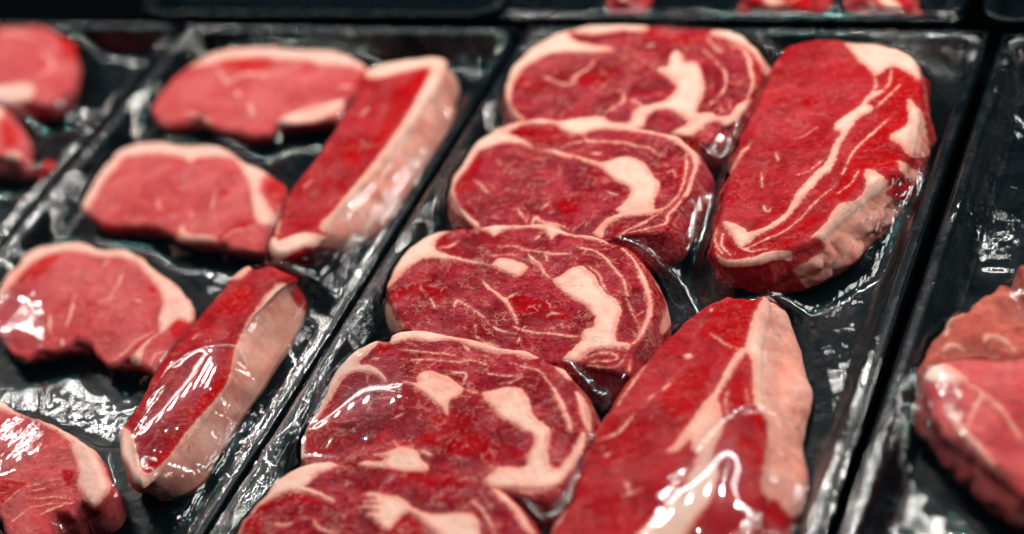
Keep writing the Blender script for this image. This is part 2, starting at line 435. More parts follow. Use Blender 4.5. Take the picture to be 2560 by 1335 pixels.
steak('ribeye_steak', Z1,
  '82,650 115,545 185,440 280,350 400,260 520,195 680,150 800,118 950,108 1100,102 1300,112 1500,122 1700,128 1900,136 2050,150 2170,195 2270,280 2340,360 2370,450 2350,580 2310,690 2260,790 2180,900 2080,985 1990,1020 1890,1150 1760,1140 1640,1090 1480,1070 1300,1050 1100,1045 900,1025 700,1010 450,1005 330,1000 235,965 130,880 90,780',
  [('c', '60,640 100,540 170,430 260,340 400,240 520,180 680,130 800,100 950,90 1100,90 1320,100 1330,160 1100,165 900,200 760,190 650,190 690,245 780,290 960,300 1050,330 900,350 760,360 600,355 430,400 300,460 200,560 150,640 130,760 150,860 250,950 200,980 100,860'),
   ('s', '1600,340 1650,380 1680,450 1760,440 1820,520 1845,640 1850,700 1830,770 1800,830 1790,900 1900,900 1990,940 2080,930 2130,860 2200,800 2270,780 2210,890 2060,1010 1990,975 1900,980 1800,1060 1700,1100 1560,1090 1600,1050 1690,1010 1690,960 1580,890 1480,870 1380,900 1330,960 1300,1030 1100,1040 1000,1010 850,1000 500,1000 700,950 850,930 960,930 1000,970 1180,980 1210,900 1280,850 1400,820 1500,780 1590,690 1600,640 1520,590 1430,510 1530,490 1550,400'),
   ('v', '2060,140 2180,180 2300,270 2440,420 2440,540 2390,560 2330,430 2240,330 2120,270 2000,230 1900,180')],
  [(36, '930,370 860,440 840,490 700,560 680,640 600,640 480,600 420,570'), (40, '1130,720 1140,790 1060,840 960,900'), (30, '1880,230 1950,320 2010,360'),
   (27, '1840,330 1960,450 2040,530 2050,640 2010,720 1920,800 1880,860'), (50, '2080,290 2200,330 2250,420 2260,520 2290,620 2230,780'), (50, '1340,300 1410,290'),
   (60, '700,270 820,300 1000,310'), (40, '1190,780 1300,830'), (22, '1080,700 1150,680'), (24, '230,640 300,635')],
  ['1290,130 1420,170 1500,200 1700,200 1880,190 1800,270 1650,280 1450,250 1280,220', '730,600 800,540 1000,500 1120,520 1050,600 900,660 740,660', '200,560 330,620 470,640 430,720 250,700', '2290,300 2440,450 2380,600 2290,800 2100,980 2250,780 2300,560', '1780,1100 1900,1150 2000,1030 2100,1000 1990,1150 1900,1250 1700,1200'],
  h=.0295, label='ribeye steak at the far end of its row, nearest to the top tray', **RIB)

steak('ribeye_steak', Z2,
  '85,650 108,540 168,440 230,340 300,240 420,165 560,98 700,68 850,50 1000,62 1200,68 1400,80 1600,108 1750,140 1900,175 2005,215 2090,285 2140,370 2150,450 2125,560 2080,680 1995,800 1935,880 1905,970 1840,1000 1640,1020 1470,1050 1360,1085 1150,1060 1000,1050 850,1040 700,1035 500,1030 380,1020 300,960 210,890 140,800 98,715',
  [('c', '60,650 90,530 150,430 215,330 290,230 420,150 560,85 700,55 850,40 1000,50 1200,60 1400,70 1600,100 1750,130 1900,165 2000,205 2100,280 2165,380 2160,460 2120,560 2080,690 2045,710 2085,560 2118,440 2065,335 1985,265 1880,220 1740,185 1560,155 1400,138 1280,155 1180,190 1100,190 1020,150 950,105 840,98 720,103 600,150 580,180 640,210 720,250 800,310 900,320 960,320 1100,370 1090,390 1000,370 880,330 780,300 660,270 540,265 430,290 330,330 270,400 220,480 170,540 120,600 115,660 155,770 235,860 330,930 300,980 200,890 100,800'),
   ('s', '1390,410 1480,380 1560,370 1650,390 1720,440 1790,540 1830,600 1820,660 1780,760 1800,810 1880,795 1840,830 1700,865 1560,880 1440,920 1380,970 1350,1060 1280,1020 1330,960 1400,890 1500,850 1470,820 1540,760 1590,660 1530,600 1450,560 1380,490 1290,440 1180,400 1090,372 1100,360 1300,410')],
  [(28, '1000,310 1080,260 1200,240 1400,240 1560,260 1660,290 1760,300 1830,360'), (28, '2050,350 2060,430 2040,560 2000,680 1930,760 1850,820'),
   (32, '2080,560 2060,660 1980,780 1900,860 1890,930 1780,960 1640,990 1500,1020'), (36, '1850,830 1700,920 1560,990 1480,1040'), (30, '280,560 350,610 400,680'),
   (30, '640,800 680,860 730,930'), (26, '910,760 850,815'), (44, '740,1000 800,870 830,920 950,940 1040,965'), (22, '1050,705 1165,675'), (48, '1260,345 1350,340'), (90, '600,1000 780,960 900,960 1000,980'),
   (18, '1900,500 1950,480 1970,540'), (14, '1880,420 1900,450'), (20, '1240,250 1200,200'), (16, '1390,660 1480,690')],
  ['180,560 250,480 300,400 340,380 330,470 280,560 300,640 200,660 110,660', '1000,740 1150,760 1180,830 1050,850 980,800', '1960,560 2040,420 2060,560 1990,720', '2060,700 2110,650 1950,950 1900,1000 1750,1060 1850,1000 1960,860', '350,100 800,130 1000,180 1080,220 900,290 760,240'],
  h=.031, bulge=.0055, label='ribeye steak second from the far end of its row, with a tall dark side', **RIB)

steak('ribeye_steak', Z3,
  '112,560 125,470 180,370 250,270 350,185 470,118 600,98 800,85 950,58 1100,68 1250,65 1400,85 1500,118 1650,140 1760,170 1830,200 1950,245 2030,315 2090,415 2122,520 2142,640 2132,760 2092,880 2052,950 1992,1030 1978,1100 1962,1180 1900,1192 1800,1172 1640,1142 1470,1100 1380,1110 1250,1095 1080,1050 960,1030 850,1000 700,950 560,930 400,920 280,890 190,790 140,680',
  [('c', '90,560 105,470 160,360 230,255 340,170 470,100 600,85 590,115 500,170 480,240 500,270 600,300 720,330 830,350 900,370 960,320 1040,325 1140,350 1180,390 1160,420 1110,455 1020,430 930,390 820,360 700,345 560,330 420,330 330,370 260,420 190,490 150,520'),
   ('c', '800,80 950,50 1100,60 1250,58 1400,78 1500,110 1650,130 1760,165 1830,205 1750,202 1640,172 1520,152 1420,142 1380,170 1350,180 1310,110 1200,92 1100,100 1000,110 920,150 880,120'),
   ('s', '1370,480 1440,440 1500,400 1580,380 1650,420 1700,460 1720,520 1780,580 1860,640 1890,720 1870,820 1850,900 1860,950 1940,960 1960,990 1860,1000 1720,1010 1620,1060 1560,1110 1480,1110 1450,1085 1510,1020 1580,950 1590,890 1610,860 1670,840 1690,780 1660,720 1620,680 1540,640 1460,590 1400,530'),
   ('v', '2160,420 2300,560 2290,760 2210,900 2180,840 2230,700 2220,600 2160,520'), ('v', '60,660 140,680 180,770 250,840 150,880 60,760')],
  [(52, '1900,250 1980,330 2040,440 2080,540 2110,640 2110,740 2070,840 2020,930 1940,1000'), (36, '830,480 900,560 1000,620 1040,680 1070,740 1105,810'), (30, '1010,620 1095,578'),
   (24, '640,630 720,680 800,730 860,775'), (30, '640,640 625,690'), (22, '440,620 480,700'), (28, '1070,830 1130,860 1230,885 1400,900 1560,912'), (20, '1130,860 1172,828'), (14, '1100,960 1120,905'),
   (18, '1330,760 1360,740 1450,752'), (28, '950,230 1080,230 1180,260 1300,280 1400,290 1510,288'), (38, '1180,260 1200,320 1280,370 1300,430 1370,475'), (16, '900,300 1050,290 1180,330'),
   (26, '1560,240 1700,270 1780,330 1850,420 1910,480 1940,610'), (14, '1640,380 1720,440 1760,530 1800,600 1885,655'), (19, '1590,1100 1700,1050 1820,1040 1880,1080 1800,1110 1650,1110'),
   (18, '1640,1135 1800,1155 1880,1140 1920,1060'), (20, '1960,1100 1950,1185'), (26, '500,240 600,230 645,195'), (12, '1930,620 1990,760 2040,860'), (10, '1990,760 2060,720'),
   (14, '1640,250 1590,300'), (16, '780,900 860,960 960,990'), (18, '1240,180 1270,150'), (14, '780,820 790,880'), (12, '870,800 960,860 1090,890'), (20, '1320,300 1330,340')],
  ['900,520 1000,600 1050,580 1300,640 1450,720 1500,780 1300,790 1150,720 1060,700 960,640', '150,560 330,520 560,560 480,600 250,640 180,680', '2100,420 2160,560 2170,700 2110,830 2140,700 2120,560', '480,180 560,150 600,240 520,270', '1760,560 1900,640 1800,560'],
  h=.032, label='ribeye steak with a cracked yellowish fat kernel, middle one of the five', **RIB)

steak('ribeye_steak', Z4,
  '85,1000 88,880 128,760 198,650 258,540 288,420 378,296 500,203 620,140 700,148 722,140 732,102 800,77 900,70 1080,80 1220,110 1350,140 1500,180 1650,202 1780,252 1900,322 1965,350 2022,420 2082,540 2118,660 2130,780 2110,885 2062,1000 2002,1110 1942,1200 1870,1272 1800,1292 1700,1275 1600,1240 1450,1205 1390,1190 1250,1175 1150,1140 1000,1115 850,1105 700,1095 520,1090 360,1070 250,1050 120,1040',
  [('c', '60,980 80,850 130,750 195,640 240,540 270,420 360,290 490,190 640,125 650,150 600,200 530,270 510,310 580,320 660,370 700,420 690,440 640,400 560,370 450,370 380,430 330,520 270,620 210,700 140,760 115,850 100,980'),
   ('c', '722,165 720,100 800,68 900,62 1080,72 1220,102 1350,132 1500,172 1650,195 1790,255 1700,272 1600,242 1480,232 1350,202 1290,192 1230,162 1100,142 1000,157 880,142 760,168'),
   ('s', '912,420 940,380 1020,365 1090,390 1150,410 1200,450 1242,490 1222,540 1162,570 1135,620 1130,665 1080,620 1020,570 960,520 880,470 805,430 915,450'),
   ('s', '1365,520 1450,500 1520,485 1640,485 1690,540 1720,600 1740,670 1820,740 1870,790 1860,860 1850,950 1870,1030 1920,1050 1960,1000 2010,960 2060,880 2090,800 2115,820 2105,900 2045,1020 1985,1100 1900,1180 1780,1205 1600,1200 1450,1195 1385,1150 1450,1090 1490,1050 1560,1040 1680,1040 1700,960 1740,880 1740,820 1680,790 1600,740 1500,680 1430,600'),
   ('v', '500,1035 560,1000 640,1010 700,990 600,950 690,950 730,930 800,905 880,910 930,940 940,980 990,1030 980,1070 850,1085 700,1070'),
   ('v', '1900,330 1960,340 2030,420 1990,420 1930,390'), ('v', '2040,520 2090,540 2150,660 2150,800 2110,760 2080,680')],
  [(13, '800,215 950,230 1080,240 1190,252'), (15, '880,290 1000,285 1180,300 1300,280 1410,312'), (20, '1245,175 1295,225'), (18, '1560,300 1680,330 1780,350 1850,440'),
   (44, '1840,430 1900,520 1960,640 1990,720 2010,800'), (30, '595,275 640,278'), (30, '1165,370 1265,380 1250,455'), (20, '1255,490 1345,522'), (14, '570,660 585,595'),
   (18, '750,860 795,915'), (28, '925,920 1015,955'), (26, '2080,820 2000,990 1880,1100 1750,1160'), (24, '1520,1180 1700,1235 1850,1205 1965,1110'), (12, '1420,380 1560,400 1660,380'),
   (12, '1660,400 1600,440 1500,450'), (12, '520,560 450,620 420,660'), (14, '1250,1120 1330,1130'), (16, '900,340 940,300'), (12, '760,690 820,660')],
  ['190,700 260,600 340,520 400,640 380,760 340,900 200,970 120,1000 110,880', '700,900 900,830 1200,760 1400,830 1600,900 1680,950 1500,1000 1200,960 1000,880', '1000,700 1180,640 1350,700 1280,760 1080,760', '640,160 720,150 740,200 640,240'],
  h=.0335, label='ribeye steak with two separate white fat patches, a small one and a long curved one', **RIB)

steak('ribeye_steak', Z5,
  '88,640 138,540 248,398 358,276 450,184 570,112 700,66 800,62 890,80 1000,98 1200,112 1400,128 1600,138 1800,172 2000,228 2100,268 2200,318 2292,410 2372,525 2432,640 2480,800 2440,960 2300,1060 2100,1110 1800,1150 1500,1160 1100,1150 800,1110 500,1050 300,960 150,840 90,740',
  [('c', '60,650 110,540 230,390 340,260 440,170 570,95 700,50 800,48 900,85 890,102 820,140 740,170 660,240 620,270 700,290 780,330 860,372 840,387 740,342 620,312 500,312 420,352 350,382 280,422 190,502 140,582 110,670'),
   ('s', '1085,330 1150,310 1240,330 1360,350 1430,400 1500,450 1620,490 1800,480 1940,490 1990,560 2000,640 2030,800 1960,900 1760,880 1700,780 1660,650 1560,550 1450,475 1400,485 1330,560 1300,605 1250,600 1180,540 1110,480 1200,470 1080,420 1200,410 1085,380 1180,370'),
   ('v', '2085,270 2160,300 2250,380 2330,470 2390,570 2430,650 2350,610 2270,485 2180,405 2110,335')],
  [(30, '1940,380 2020,460 2080,560 2110,650'), (44, '360,560 500,580 525,560'), (26, '700,530 740,600 900,640'), (34, '1100,430 1220,440'), (40, '1420,440 1520,500 1640,530')],
  ['200,420 330,350 600,330 800,400 900,440 700,420 400,430 250,520', '1350,540 1450,500 1600,620 1640,720 1400,720 1290,640', '1350,170 1700,180 1900,260 1700,280 1450,240', '130,600 240,500 300,600 200,720'],
  h=.035, label='ribeye steak closest to us, cut off by the bottom edge of the photo', **RIB)

STR = dict(mat=M_STR, group=SG, tray='mid', cap_name='fat_cap', seam_name='fat_seam')
steak('strip_steak', Z6,
  '105,920 115,860 135,770 160,680 190,590 215,500 255,420 300,320 345,220 380,140 440,72 520,46 620,38 720,38 800,46 900,56 1000,86 1075,122 1092,180 1112,300,1138,500 1096,430,1140,600 1066,560,1108,715 1020,660,1072,800 940,725,1016,870 870,775,960,960 765,865,870,1045 655,960,760,1150 545,1035,660,1225 430,1085,545,1265 300,1125,405,1298 180,1140,280,1282 95,1105,150,1195 66,1045,95,1120 75,975',
  [('c', '720,30 800,38 900,46 1000,76 1085,112 1100,180 1100,235 1060,212 1000,182 960,176 920,200 880,220 890,260 870,290 920,282 900,310 840,350 870,370 850,400 800,430 760,490 720,550 690,620 660,690 600,740 540,810 480,870 420,930 340,980 280,1010 240,1040 210,1050 180,1000 130,930 180,935 240,960 250,980 330,960 400,910 450,870 490,800 540,740 600,680 650,620 690,540 715,510 680,490 690,450 740,410 800,370 860,290 880,250 860,190 800,140 770,100'),
   ('s', '1040,330 1062,340 1112,400 1128,480 1145,590 1105,615 1050,612 1010,570 960,540 960,510 1000,490 1040,440'),
   ('s', '990,630 1040,650 1090,690 1095,730 1040,712 1000,672'),
   ('s', '830,690 860,680 930,720 950,770 935,790 1015,850 1000,900 950,960 870,1035 810,1095 700,1190 610,1240 550,1262 480,1170 560,1115 640,1055 600,1015 560,1002 620,950 700,850 780,830 830,770'),
   ('v', '100,1085 150,1115 240,1108 330,1082 400,1072 470,1078 470,1122 400,1120 300,1142 200,1152 130,1142')],
  [(20, '275,535 230,580 190,640 165,695'), (13, '690,755 640,800 570,850 500,920 420,980 330,1020 240,1060'), (15, '960,415 880,500 800,560 760,620 720,705'), (8, '595,478 530,520 480,530'),
   (13, '100,960 88,1020 130,1085'), (13, '130,980 120,1040 170,1095'), (14, '210,1050 280,1075 350,1060'), (12, '960,180 950,250 900,300'), (8, '320,680 325,760'), (8, '390,590 400,620'), (9, '330,850 350,880 370,860'), (8, '800,690 760,760 700,800'),
   (10, '1000,250 930,330 880,370'), (8, '620,630 560,680 500,700')],
  ['980,190 1090,240 1110,330 1040,330 1030,440 960,510 950,560 1000,640 900,670 820,700 760,800 650,900 500,1010 430,1060 450,1000 600,880 700,760 760,640 880,480 900,340', '540,320 600,330 570,370 520,350', '330,1120 370,1090 420,1120 400,1200 330,1150', '960,700 1080,740 1010,860 960,780'],
  h=.033, R0=.005, dome=.003, n=700, lump=.002, knobs=.005, label='big strip cut at the upper right of the middle tray, folded fat along its side', **STR)
steak('strip_steak', Z7,
  '990,28 1050,38 1130,44 1215,36,1262,90 1205,150,1345,225 1182,280,1402,350 1172,400,1440,480 1176,520,1468,590 1200,650,1440,760 1214,760,1422,860 1212,900,1432,1010 1202,1050,1412,1140 1188,1200,1345,1330 1130,1400,1282,1500 1000,1570,1130,1660 700,1690 400,1720 100,1660 -20,1500 10,1350 80,1225 150,1120 160,1050 190,950 230,860 280,740 340,640 410,530 490,440 560,360 620,290 700,220 750,168 810,128 900,68',
  [('c', '1225,20 1160,105 1115,210 1085,330 1112,370 1132,420 1132,600 1180,660 1210,760 1200,900 1190,1000 1180,1060 1200,1130 1270,1160 1350,1240 1440,1160 1460,1000 1440,830 1470,690 1500,580 1460,420 1400,260 1300,100'),
   ('s', '1078,315 1020,390 970,490 920,570 860,640 800,720 740,790 700,850 650,890 720,880 790,822 800,870 832,900 800,990 760,1060 850,1000 905,960 935,860 972,760 962,650 945,600 1000,500 1062,400 1092,360'),
   ('v', '820,930 780,1050 650,1180 540,1300 480,1420 700,1440 800,1300 900,1150 950,1000 900,960'),
   ],
  [(42, '430,510 340,640 280,760 220,890 170,1030'), (16, '550,420 480,520 400,630'), (15, '490,690 400,790 290,835'), (60, '150,1110 80,1230 20,1340'), (50, '760,362 800,368'), (13, '900,240 1000,310 1060,332'),
   (22, '560,625 605,575'), (20, '430,1125 530,1095'), (18, '450,1060 460,1120'), (14, '900,120 915,110'), (12, '640,560 680,520'), (16, '1000,560 980,640 1000,700'), (12, '1100,560 1110,640'), (18, '330,910 350,900')],
  ['960,80 1180,60 1120,160 1060,310 900,280 840,240 900,160', '1040,520 1120,480 1140,600 1210,650 1210,800 1160,760 1060,640', '1170,1140 1290,1160 1350,1260 1300,1300 1200,1240', '1060,800 1180,860 1180,950 1040,900', '690,520 900,420 820,640 700,700 640,640'],
  h=.034, R0=.006, dome=.004, n=700, knobs=.002, label='long strip cut with white wrap glare at the lower right of the middle tray', **STR)

SIR = dict(outset=-.008, bulge=.0015, group=TG, tray='left', n=420, rings=80, cap_name='fat_rim', seam_name='fat_seam', mat=M_SIR)
steak('sirloin_steak', ZA,
  '52,600 88,500 168,410 278,310 400,238 520,186 680,160 900,160 1100,174 1300,180 1420,210 1525,270 1560,330 1530,420 1470,480 1400,560 1340,650 1260,665 1080,690 1000,692 920,692 880,745 800,775 720,775 600,745 500,722 440,695 380,645 330,662 260,692 180,712 110,692 60,645',
  [('c', '260,300 400,225 520,175 680,150 900,150 1100,164 1300,170 1430,200 1545,290 1500,315 1400,285 1250,285 1150,262 1000,245 900,245 800,235 600,245 480,275 380,295'),
   ('s', '935,665 1050,600 1200,560 1395,528 1345,620 1250,660 1100,690 1000,700 940,700')],
  [(55, '500,300 540,360 590,410 640,370 720,340 860,360 1000,310 1100,260'), (45, '270,620 380,640 500,705'), (60, '730,560 760,650'), (50, '1350,440 1450,430'), (40, '1090,380 1100,360'), (50, '640,470 660,500')],
  ['1440,440 1540,330 1540,420 1460,480', '1000,700 1330,690 1300,760 1100,770', '560,260 700,240 900,260 800,320 620,320'],
  h=.0165, label='sirloin steak with a thin fat rim at the far end of the left tray', **SIR)
steak('sirloin_steak', ZC,
  '56,612 106,520 186,380 276,258 370,156 470,105 600,80 730,75 860,95 1000,105 1150,100 1275,136 1365,198 1485,270 1605,330 1725,420 1752,480 1740,540 1715,640 1660,760 1610,880 1560,970 1440,962 1320,950 1240,905 1180,912 1080,895 950,895 880,880 800,830 700,792 560,782 400,782 270,772 170,722 100,662',
  [('c', '40,612 95,510 175,370 265,245 365,140 470,92 600,68 730,65 860,85 1000,95 1150,90 1285,126 1375,190 1495,260 1610,330 1565,400 1555,480 1585,560 1645,640 1690,700 1640,755 1540,765 1500,705 1480,622 1470,522 1440,422 1400,332 1340,232 1280,217 1100,212 1000,232 970,262 900,212 760,192 640,187 520,192 440,202 380,282 280,402 200,532 130,662 80,655'),
   ('v', '880,890 880,800 920,770 930,820 1000,850 1150,860 1190,900 1000,905')],
  [(40, '1240,880 1300,820 1400,795'), (46, '970,660 985,700'), (26, '1170,460 1150,640'), (30, '1700,600 1690,760'), (30, '700,560 720,640')],
  ['1170,890 1290,790 1400,740 1480,710 1490,640 1500,720 1400,800 1260,860', '1640,400 1750,460 1700,600 1600,500', '1220,480 1280,470 1260,530', '160,720 400,780 700,790 700,830 400,840'],
  h=.0165, label='sirloin steak with a thick white fat rim and torn tail, between two other sirloins', **SIR)
steak('sirloin_steak', ZD,
  '-60,560 0,455 60,365 150,282 200,205 330,124 430,102 560,78 700,78 800,112 920,148 1060,143 1150,163 1265,235 1385,335 1505,425 1605,515 1668,610 1700,700 1690,800 1590,930 1500,1040 1420,1150 1340,1232 1250,1185 1160,1140 1110,1110 1020,1140 950,1155 880,1105 800,1018 720,978 650,968 580,1005 480,1035 330,1045 230,1112 150,1095 60,1035 0,965 -70,850 -90,700',
  [('c', '-80,560 40,350 130,280 190,195 330,112 430,92 560,66 700,66 810,102 920,136 1070,132 1160,152 1275,225 1395,325 1515,415 1615,505 1680,610 1720,700 1680,790 1560,770 1500,822 1440,882 1380,922 1280,1022 1230,1180 1140,1130 1190,1060 1300,960 1400,880 1390,780 1420,680 1420,560 1380,480 1280,380 1180,280 1060,230 960,240 880,220 760,190 640,175 500,180 380,210 280,280 190,370 100,470 20,530')],
  [(42, '900,310 960,245'), (44, '1070,370 1040,450 920,610'), (44, '660,560 630,700 585,840'), (50, '440,730 440,880'), (50, '980,1130 1100,1050 1200,960 1350,885'), (36, '1320,1190 1360,1090 1480,1045'), (50, '860,620 1000,560'), (40, '1180,600 1240,620'), (40, '540,950 560,1000')],
  ['1190,1010 1340,900 1280,960 1230,1010', '1490,870 1560,780 1680,790 1560,940', '130,400 300,300 400,200 520,190 460,300 300,420', '1290,480 1380,500 1340,540'],
  h=.0165, label='rounded sirloin steak touching the left edge of the photo, fat along its top and right', **SIR)
steak('folded_steak', ZF,
  '-80,150 0,130 40,146 120,205 250,264 370,294 480,345 580,405 680,465 780,535 865,600 890,690 935,780 975,920 942,975 880,1042 800,1082 715,1045 650,1132 600,1155 490,1150 440,1240 430,1340 200,1420 40,1360 10,1250 -30,1150 -90,1100 -120,600',
  [('c', '-90,140 40,135 120,195 250,252 370,282 480,333 580,393 680,453 780,523 880,600 945,770 990,920 890,1055 800,1095 730,980 680,880 700,800 670,700 640,620 620,540 560,470 470,400 350,340 230,290 100,270 0,250 -90,220')],
  [(22, '20,1060 150,950 250,900 500,850'), (14, '260,950 420,920 560,880'), (14, '250,1020 420,1000 620,1010'), (16, '260,1090 420,1060 640,1050'), (30, '330,1180 420,1130 600,1050'), (20, '60,1250 200,1140 260,1100')],
  ['0,880 120,860 240,880 160,960 0,1060', '560,760 660,800 600,900 560,840'],
  h=.030, R0=.005, label='folded steak with a ruffled edge in the bottom left corner of the photo', lump=.002,
  **dict(SIR, outset=.0, cap_name='fat_cap'))
steak('strip_steak', ZB,
  '905,190 918,172 1000,150 1108,144,1142,212 1096,200,1142,270 1061,260,1126,340 1021,320,1106,395 976,380,1062,448 926,440,1016,522 871,495,962,577 825,548,895,622 792,598,822,652 742,632,742,670 690,642,662,668 668,612 690,560 705,510 722,478 752,440 786,398 821,345 851,295 881,250 898,215',
  [('c', '905,160 1000,140 1120,135 1155,215 1155,270 1140,340 1115,392 1065,455 1020,530 965,585 890,605 800,572 830,530 870,480 920,420 970,360 1010,300 1040,250 1065,200 1072,168 1000,182 925,196'),
   ('c', '700,602 760,582 830,592 890,607 885,630 800,615 740,628 690,655 665,610 690,590')],
  [(10, '700,530 690,600'), (8, '760,470 780,450'), (7, '900,290 920,270')],
  ['860,360 890,350 905,385 880,415 855,400', '985,235 1040,190 1066,180 1040,240 1005,290 960,350 930,390 920,370 965,300', '690,640 720,630 800,640 750,668 680,668'],
  h=.031, R0=.004, label='upright strip steak with a broad orange fat side, upper one in the left tray', **dict(SIR, mat=M_STR, cap_name='fat_cap', group='upright strip steaks in the left tray', centre=(880, 400)))
steak('strip_steak', ZE,
  '655,108 740,48 780,66 860,50 940,86 1000,106,1060,205 905,160,1048,305 842,200,1012,402 792,270,988,472 742,340,922,562 706,430,862,662 692,520,822,732 652,600,752,822 592,720,682,932 502,850,602,1062 402,970,522,1202 322,1060,432,1268 222,1170,312,1298 165,1212,215,1275 100,1130,150,1225 58,1030 48,930 88,878 198,698 238,618 328,498 438,358 518,268 598,178',
  [('c', '930,140 850,190 790,270 740,340 700,430 665,520 640,640 580,740 480,860 390,960 320,1060 220,1150 170,1110 150,1020 120,930 60,905 30,940 45,1030 90,1135 140,1230 215,1290 310,1312 445,1282 530,1215 620,1065 700,935 770,825 840,725 930,565 1015,455 1025,400 1055,310 980,240'),
   ('v', '655,112 740,40 752,70 700,122')],
  [(16, '760,330 730,410'), (10, '560,230 600,200'), (10, '450,440 470,420')],
  ['640,620 600,640 540,700 490,760 460,860 500,830 560,750 620,690', '210,1080 300,1030 330,1050 280,1110 220,1150 190,1140', '930,140 1000,110 1060,200 1040,280 980,240', '560,300 640,200 720,170 760,230 700,300'],
  h=.031, R0=.004, label='upright strip steak under bright wrap glare, lower one in the left tray', **dict(SIR, mat=M_STR, cap_name='fat_cap', group='upright strip steaks in the left tray', centre=(480, 600)))

BLUR = dict(n=300, rings=60)
steak('sirloin_steak', ZG, '-150,300 -100,120 0,80 150,82 320,95 440,170 530,225 560,340 535,500 495,590 400,660 330,690 200,668 0,670 -120,560',
  [('c', '-100,560 50,545 200,530 260,560 240,640 150,680 -100,680')], [(60, '0,150 150,160 280,190'), (40, '300,280 400,380 300,480')],
  ['440,170 560,230 570,340 470,300'], h=.022, outset=-.007, mat=M_SIR, group='pieces in the far left tray', tray='far', cap_name='fat_rim', label='blurred pink steak in the upper left corner of the photo', **BLUR)
steak('sirloin_steak', ZG, '-120,760 -60,720 0,700 50,740 110,840 140,950 140,1060 60,1080 -80,1060 -140,900',
  [('c', '-60,700 0,690 40,740 0,800 -40,820'), ('c', '40,1040 150,1040 150,1100 40,1110')], [], ['20,820 110,860 130,960 30,1000'],
  h=.024, mat=M_SIR, group='pieces in the far left tray', tray='far', label='deep red steak half cut off by the left edge, below the blurred pink one', **BLUR)
steak('meat_scrap', ZG, '300,1150 315,1105 360,1090 405,1110 415,1155 390,1195 340,1210 305,1190', [], [], ['250,1050 450,1050 450,1250 250,1250'],
  h=.010, mat=M_STR, group=None, tray='far', label='tiny bright red scrap of meat near the left edge of the photo', R0=.004, n=120, rings=24, cat='meat scrap')
steak('meat_slice', ZM, '345,255 352,230 400,198 460,168 490,132 530,128 580,148 615,190 660,300 690,420 650,470 560,500 460,500 380,490 300,500 210,520 130,540 122,500 135,460 160,400 230,355 240,315 290,280',
  [('c', '225,370 240,310 300,275 330,290 270,320 250,370')], [(30, '220,445 260,418 330,440'), (26, '425,410 440,378 520,398 575,448')],
  ['460,440 500,420 550,450 520,480'], h=.030, mat=M_BRN, group='pieces in the right tray', tray='right', label='browned rough-edged slice behind the large pink slice in the right tray', lump=.0035, R0=.006, knobs=.004, cat='meat slice', **BLUR)
steak('meat_slice', ZM, '118,575 148,530 198,495 230,440 290,410 340,425 380,458 480,468 570,468 680,480 780,600 800,800 760,1000 640,1160 560,1110 480,1055 440,1032 380,972 290,902 228,852 168,772 128,682',
  [('c', '135,570 195,495 260,525 345,590 300,612 200,605'), ('c', '225,440 290,400 345,425 330,450 260,450')],
  [(30, '340,610 420,660 380,720 330,850'), (50, '240,700 290,800 330,860 420,950 500,1060'), (26, '430,660 500,740 600,860')],
  [], h=.028, R0=.007, lump=.0028, knobs=.003, mat=M_SIR, group='pieces in the right tray', tray='right', cap_name='fat_cap', label='large pink slice with a yellowish fat corner at the lower right edge of the photo', cat='meat slice', **BLUR)
steak('meat_slice', ZM, '585,60 620,40 700,60 760,150 740,260 680,260 640,180 600,120', [], [], [], h=.036, mat=M_BRN, group='pieces in the right tray', tray='right',
  label='reddish sliver just poking in at the right edge of the photo', cat='meat slice', n=160, rings=30)
CH = dict(mat=M_STR, group='meat chunks in the tray at the top', tray='top', n=200, rings=40, cat='meat chunk', R0=.006, lump=.003)
steak('meat_chunk', ZT, '560,-20 590,10 620,16 660,4 690,-30 660,-90 600,-90', [(1, '600,0 640,0 640,-40 600,-40')], [], ['570,-60 690,-60 690,10 570,10'], h=.018, label='small red chunk at the top edge, leftmost of the three', **CH)
steak('meat_chunk', ZT, '1200,-40 1225,8 1275,22 1325,38 1420,34 1500,42 1545,0 1520,-90 1300,-110', [(1, '1290,-10 1330,30 1400,10 1340,-20')], [(14, '1400,30 1480,-20')], ['1220,-60 1300,-60 1300,20 1230,10', '1420,-40 1520,-40 1500,45 1420,40'], h=.018, label='wide red chunk at the top edge, between the two others', **CH)
steak('meat_chunk', ZT, '1730,-30 1760,5 1800,25 1850,52 1920,62 2000,48 2020,-10 1960,-110 1800,-110', [(1, '1850,0 1900,50 1970,40 1900,-10')], [(14, '1800,0 1850,40')], ['1900,-30 1960,-20 1950,20 1890,10'], h=.020, label='pale pink chunk at the top edge, rightmost of the three', **CH)

# ------------------------------------------------------------------ trays and their stretched film
RIM, SHEAR = .022, -.05
def rrect(x0, x1, y0, y1, r, k=10):
    out = []
    for cx, cy, s in ((x1 - r, y1 - r, 0), (x0 + r, y1 - r, 1), (x0 + r, y0 + r, 2), (x1 - r, y0 + r, 3)):
        for i in range(k):
            t = (s + i / (k - 1)) * math.pi / 2; out.append((cx + r * math.cos(t), cy + r * math.sin(t)))
    # long sides subdivided so that the shear and the light behave
    return np.array(out)

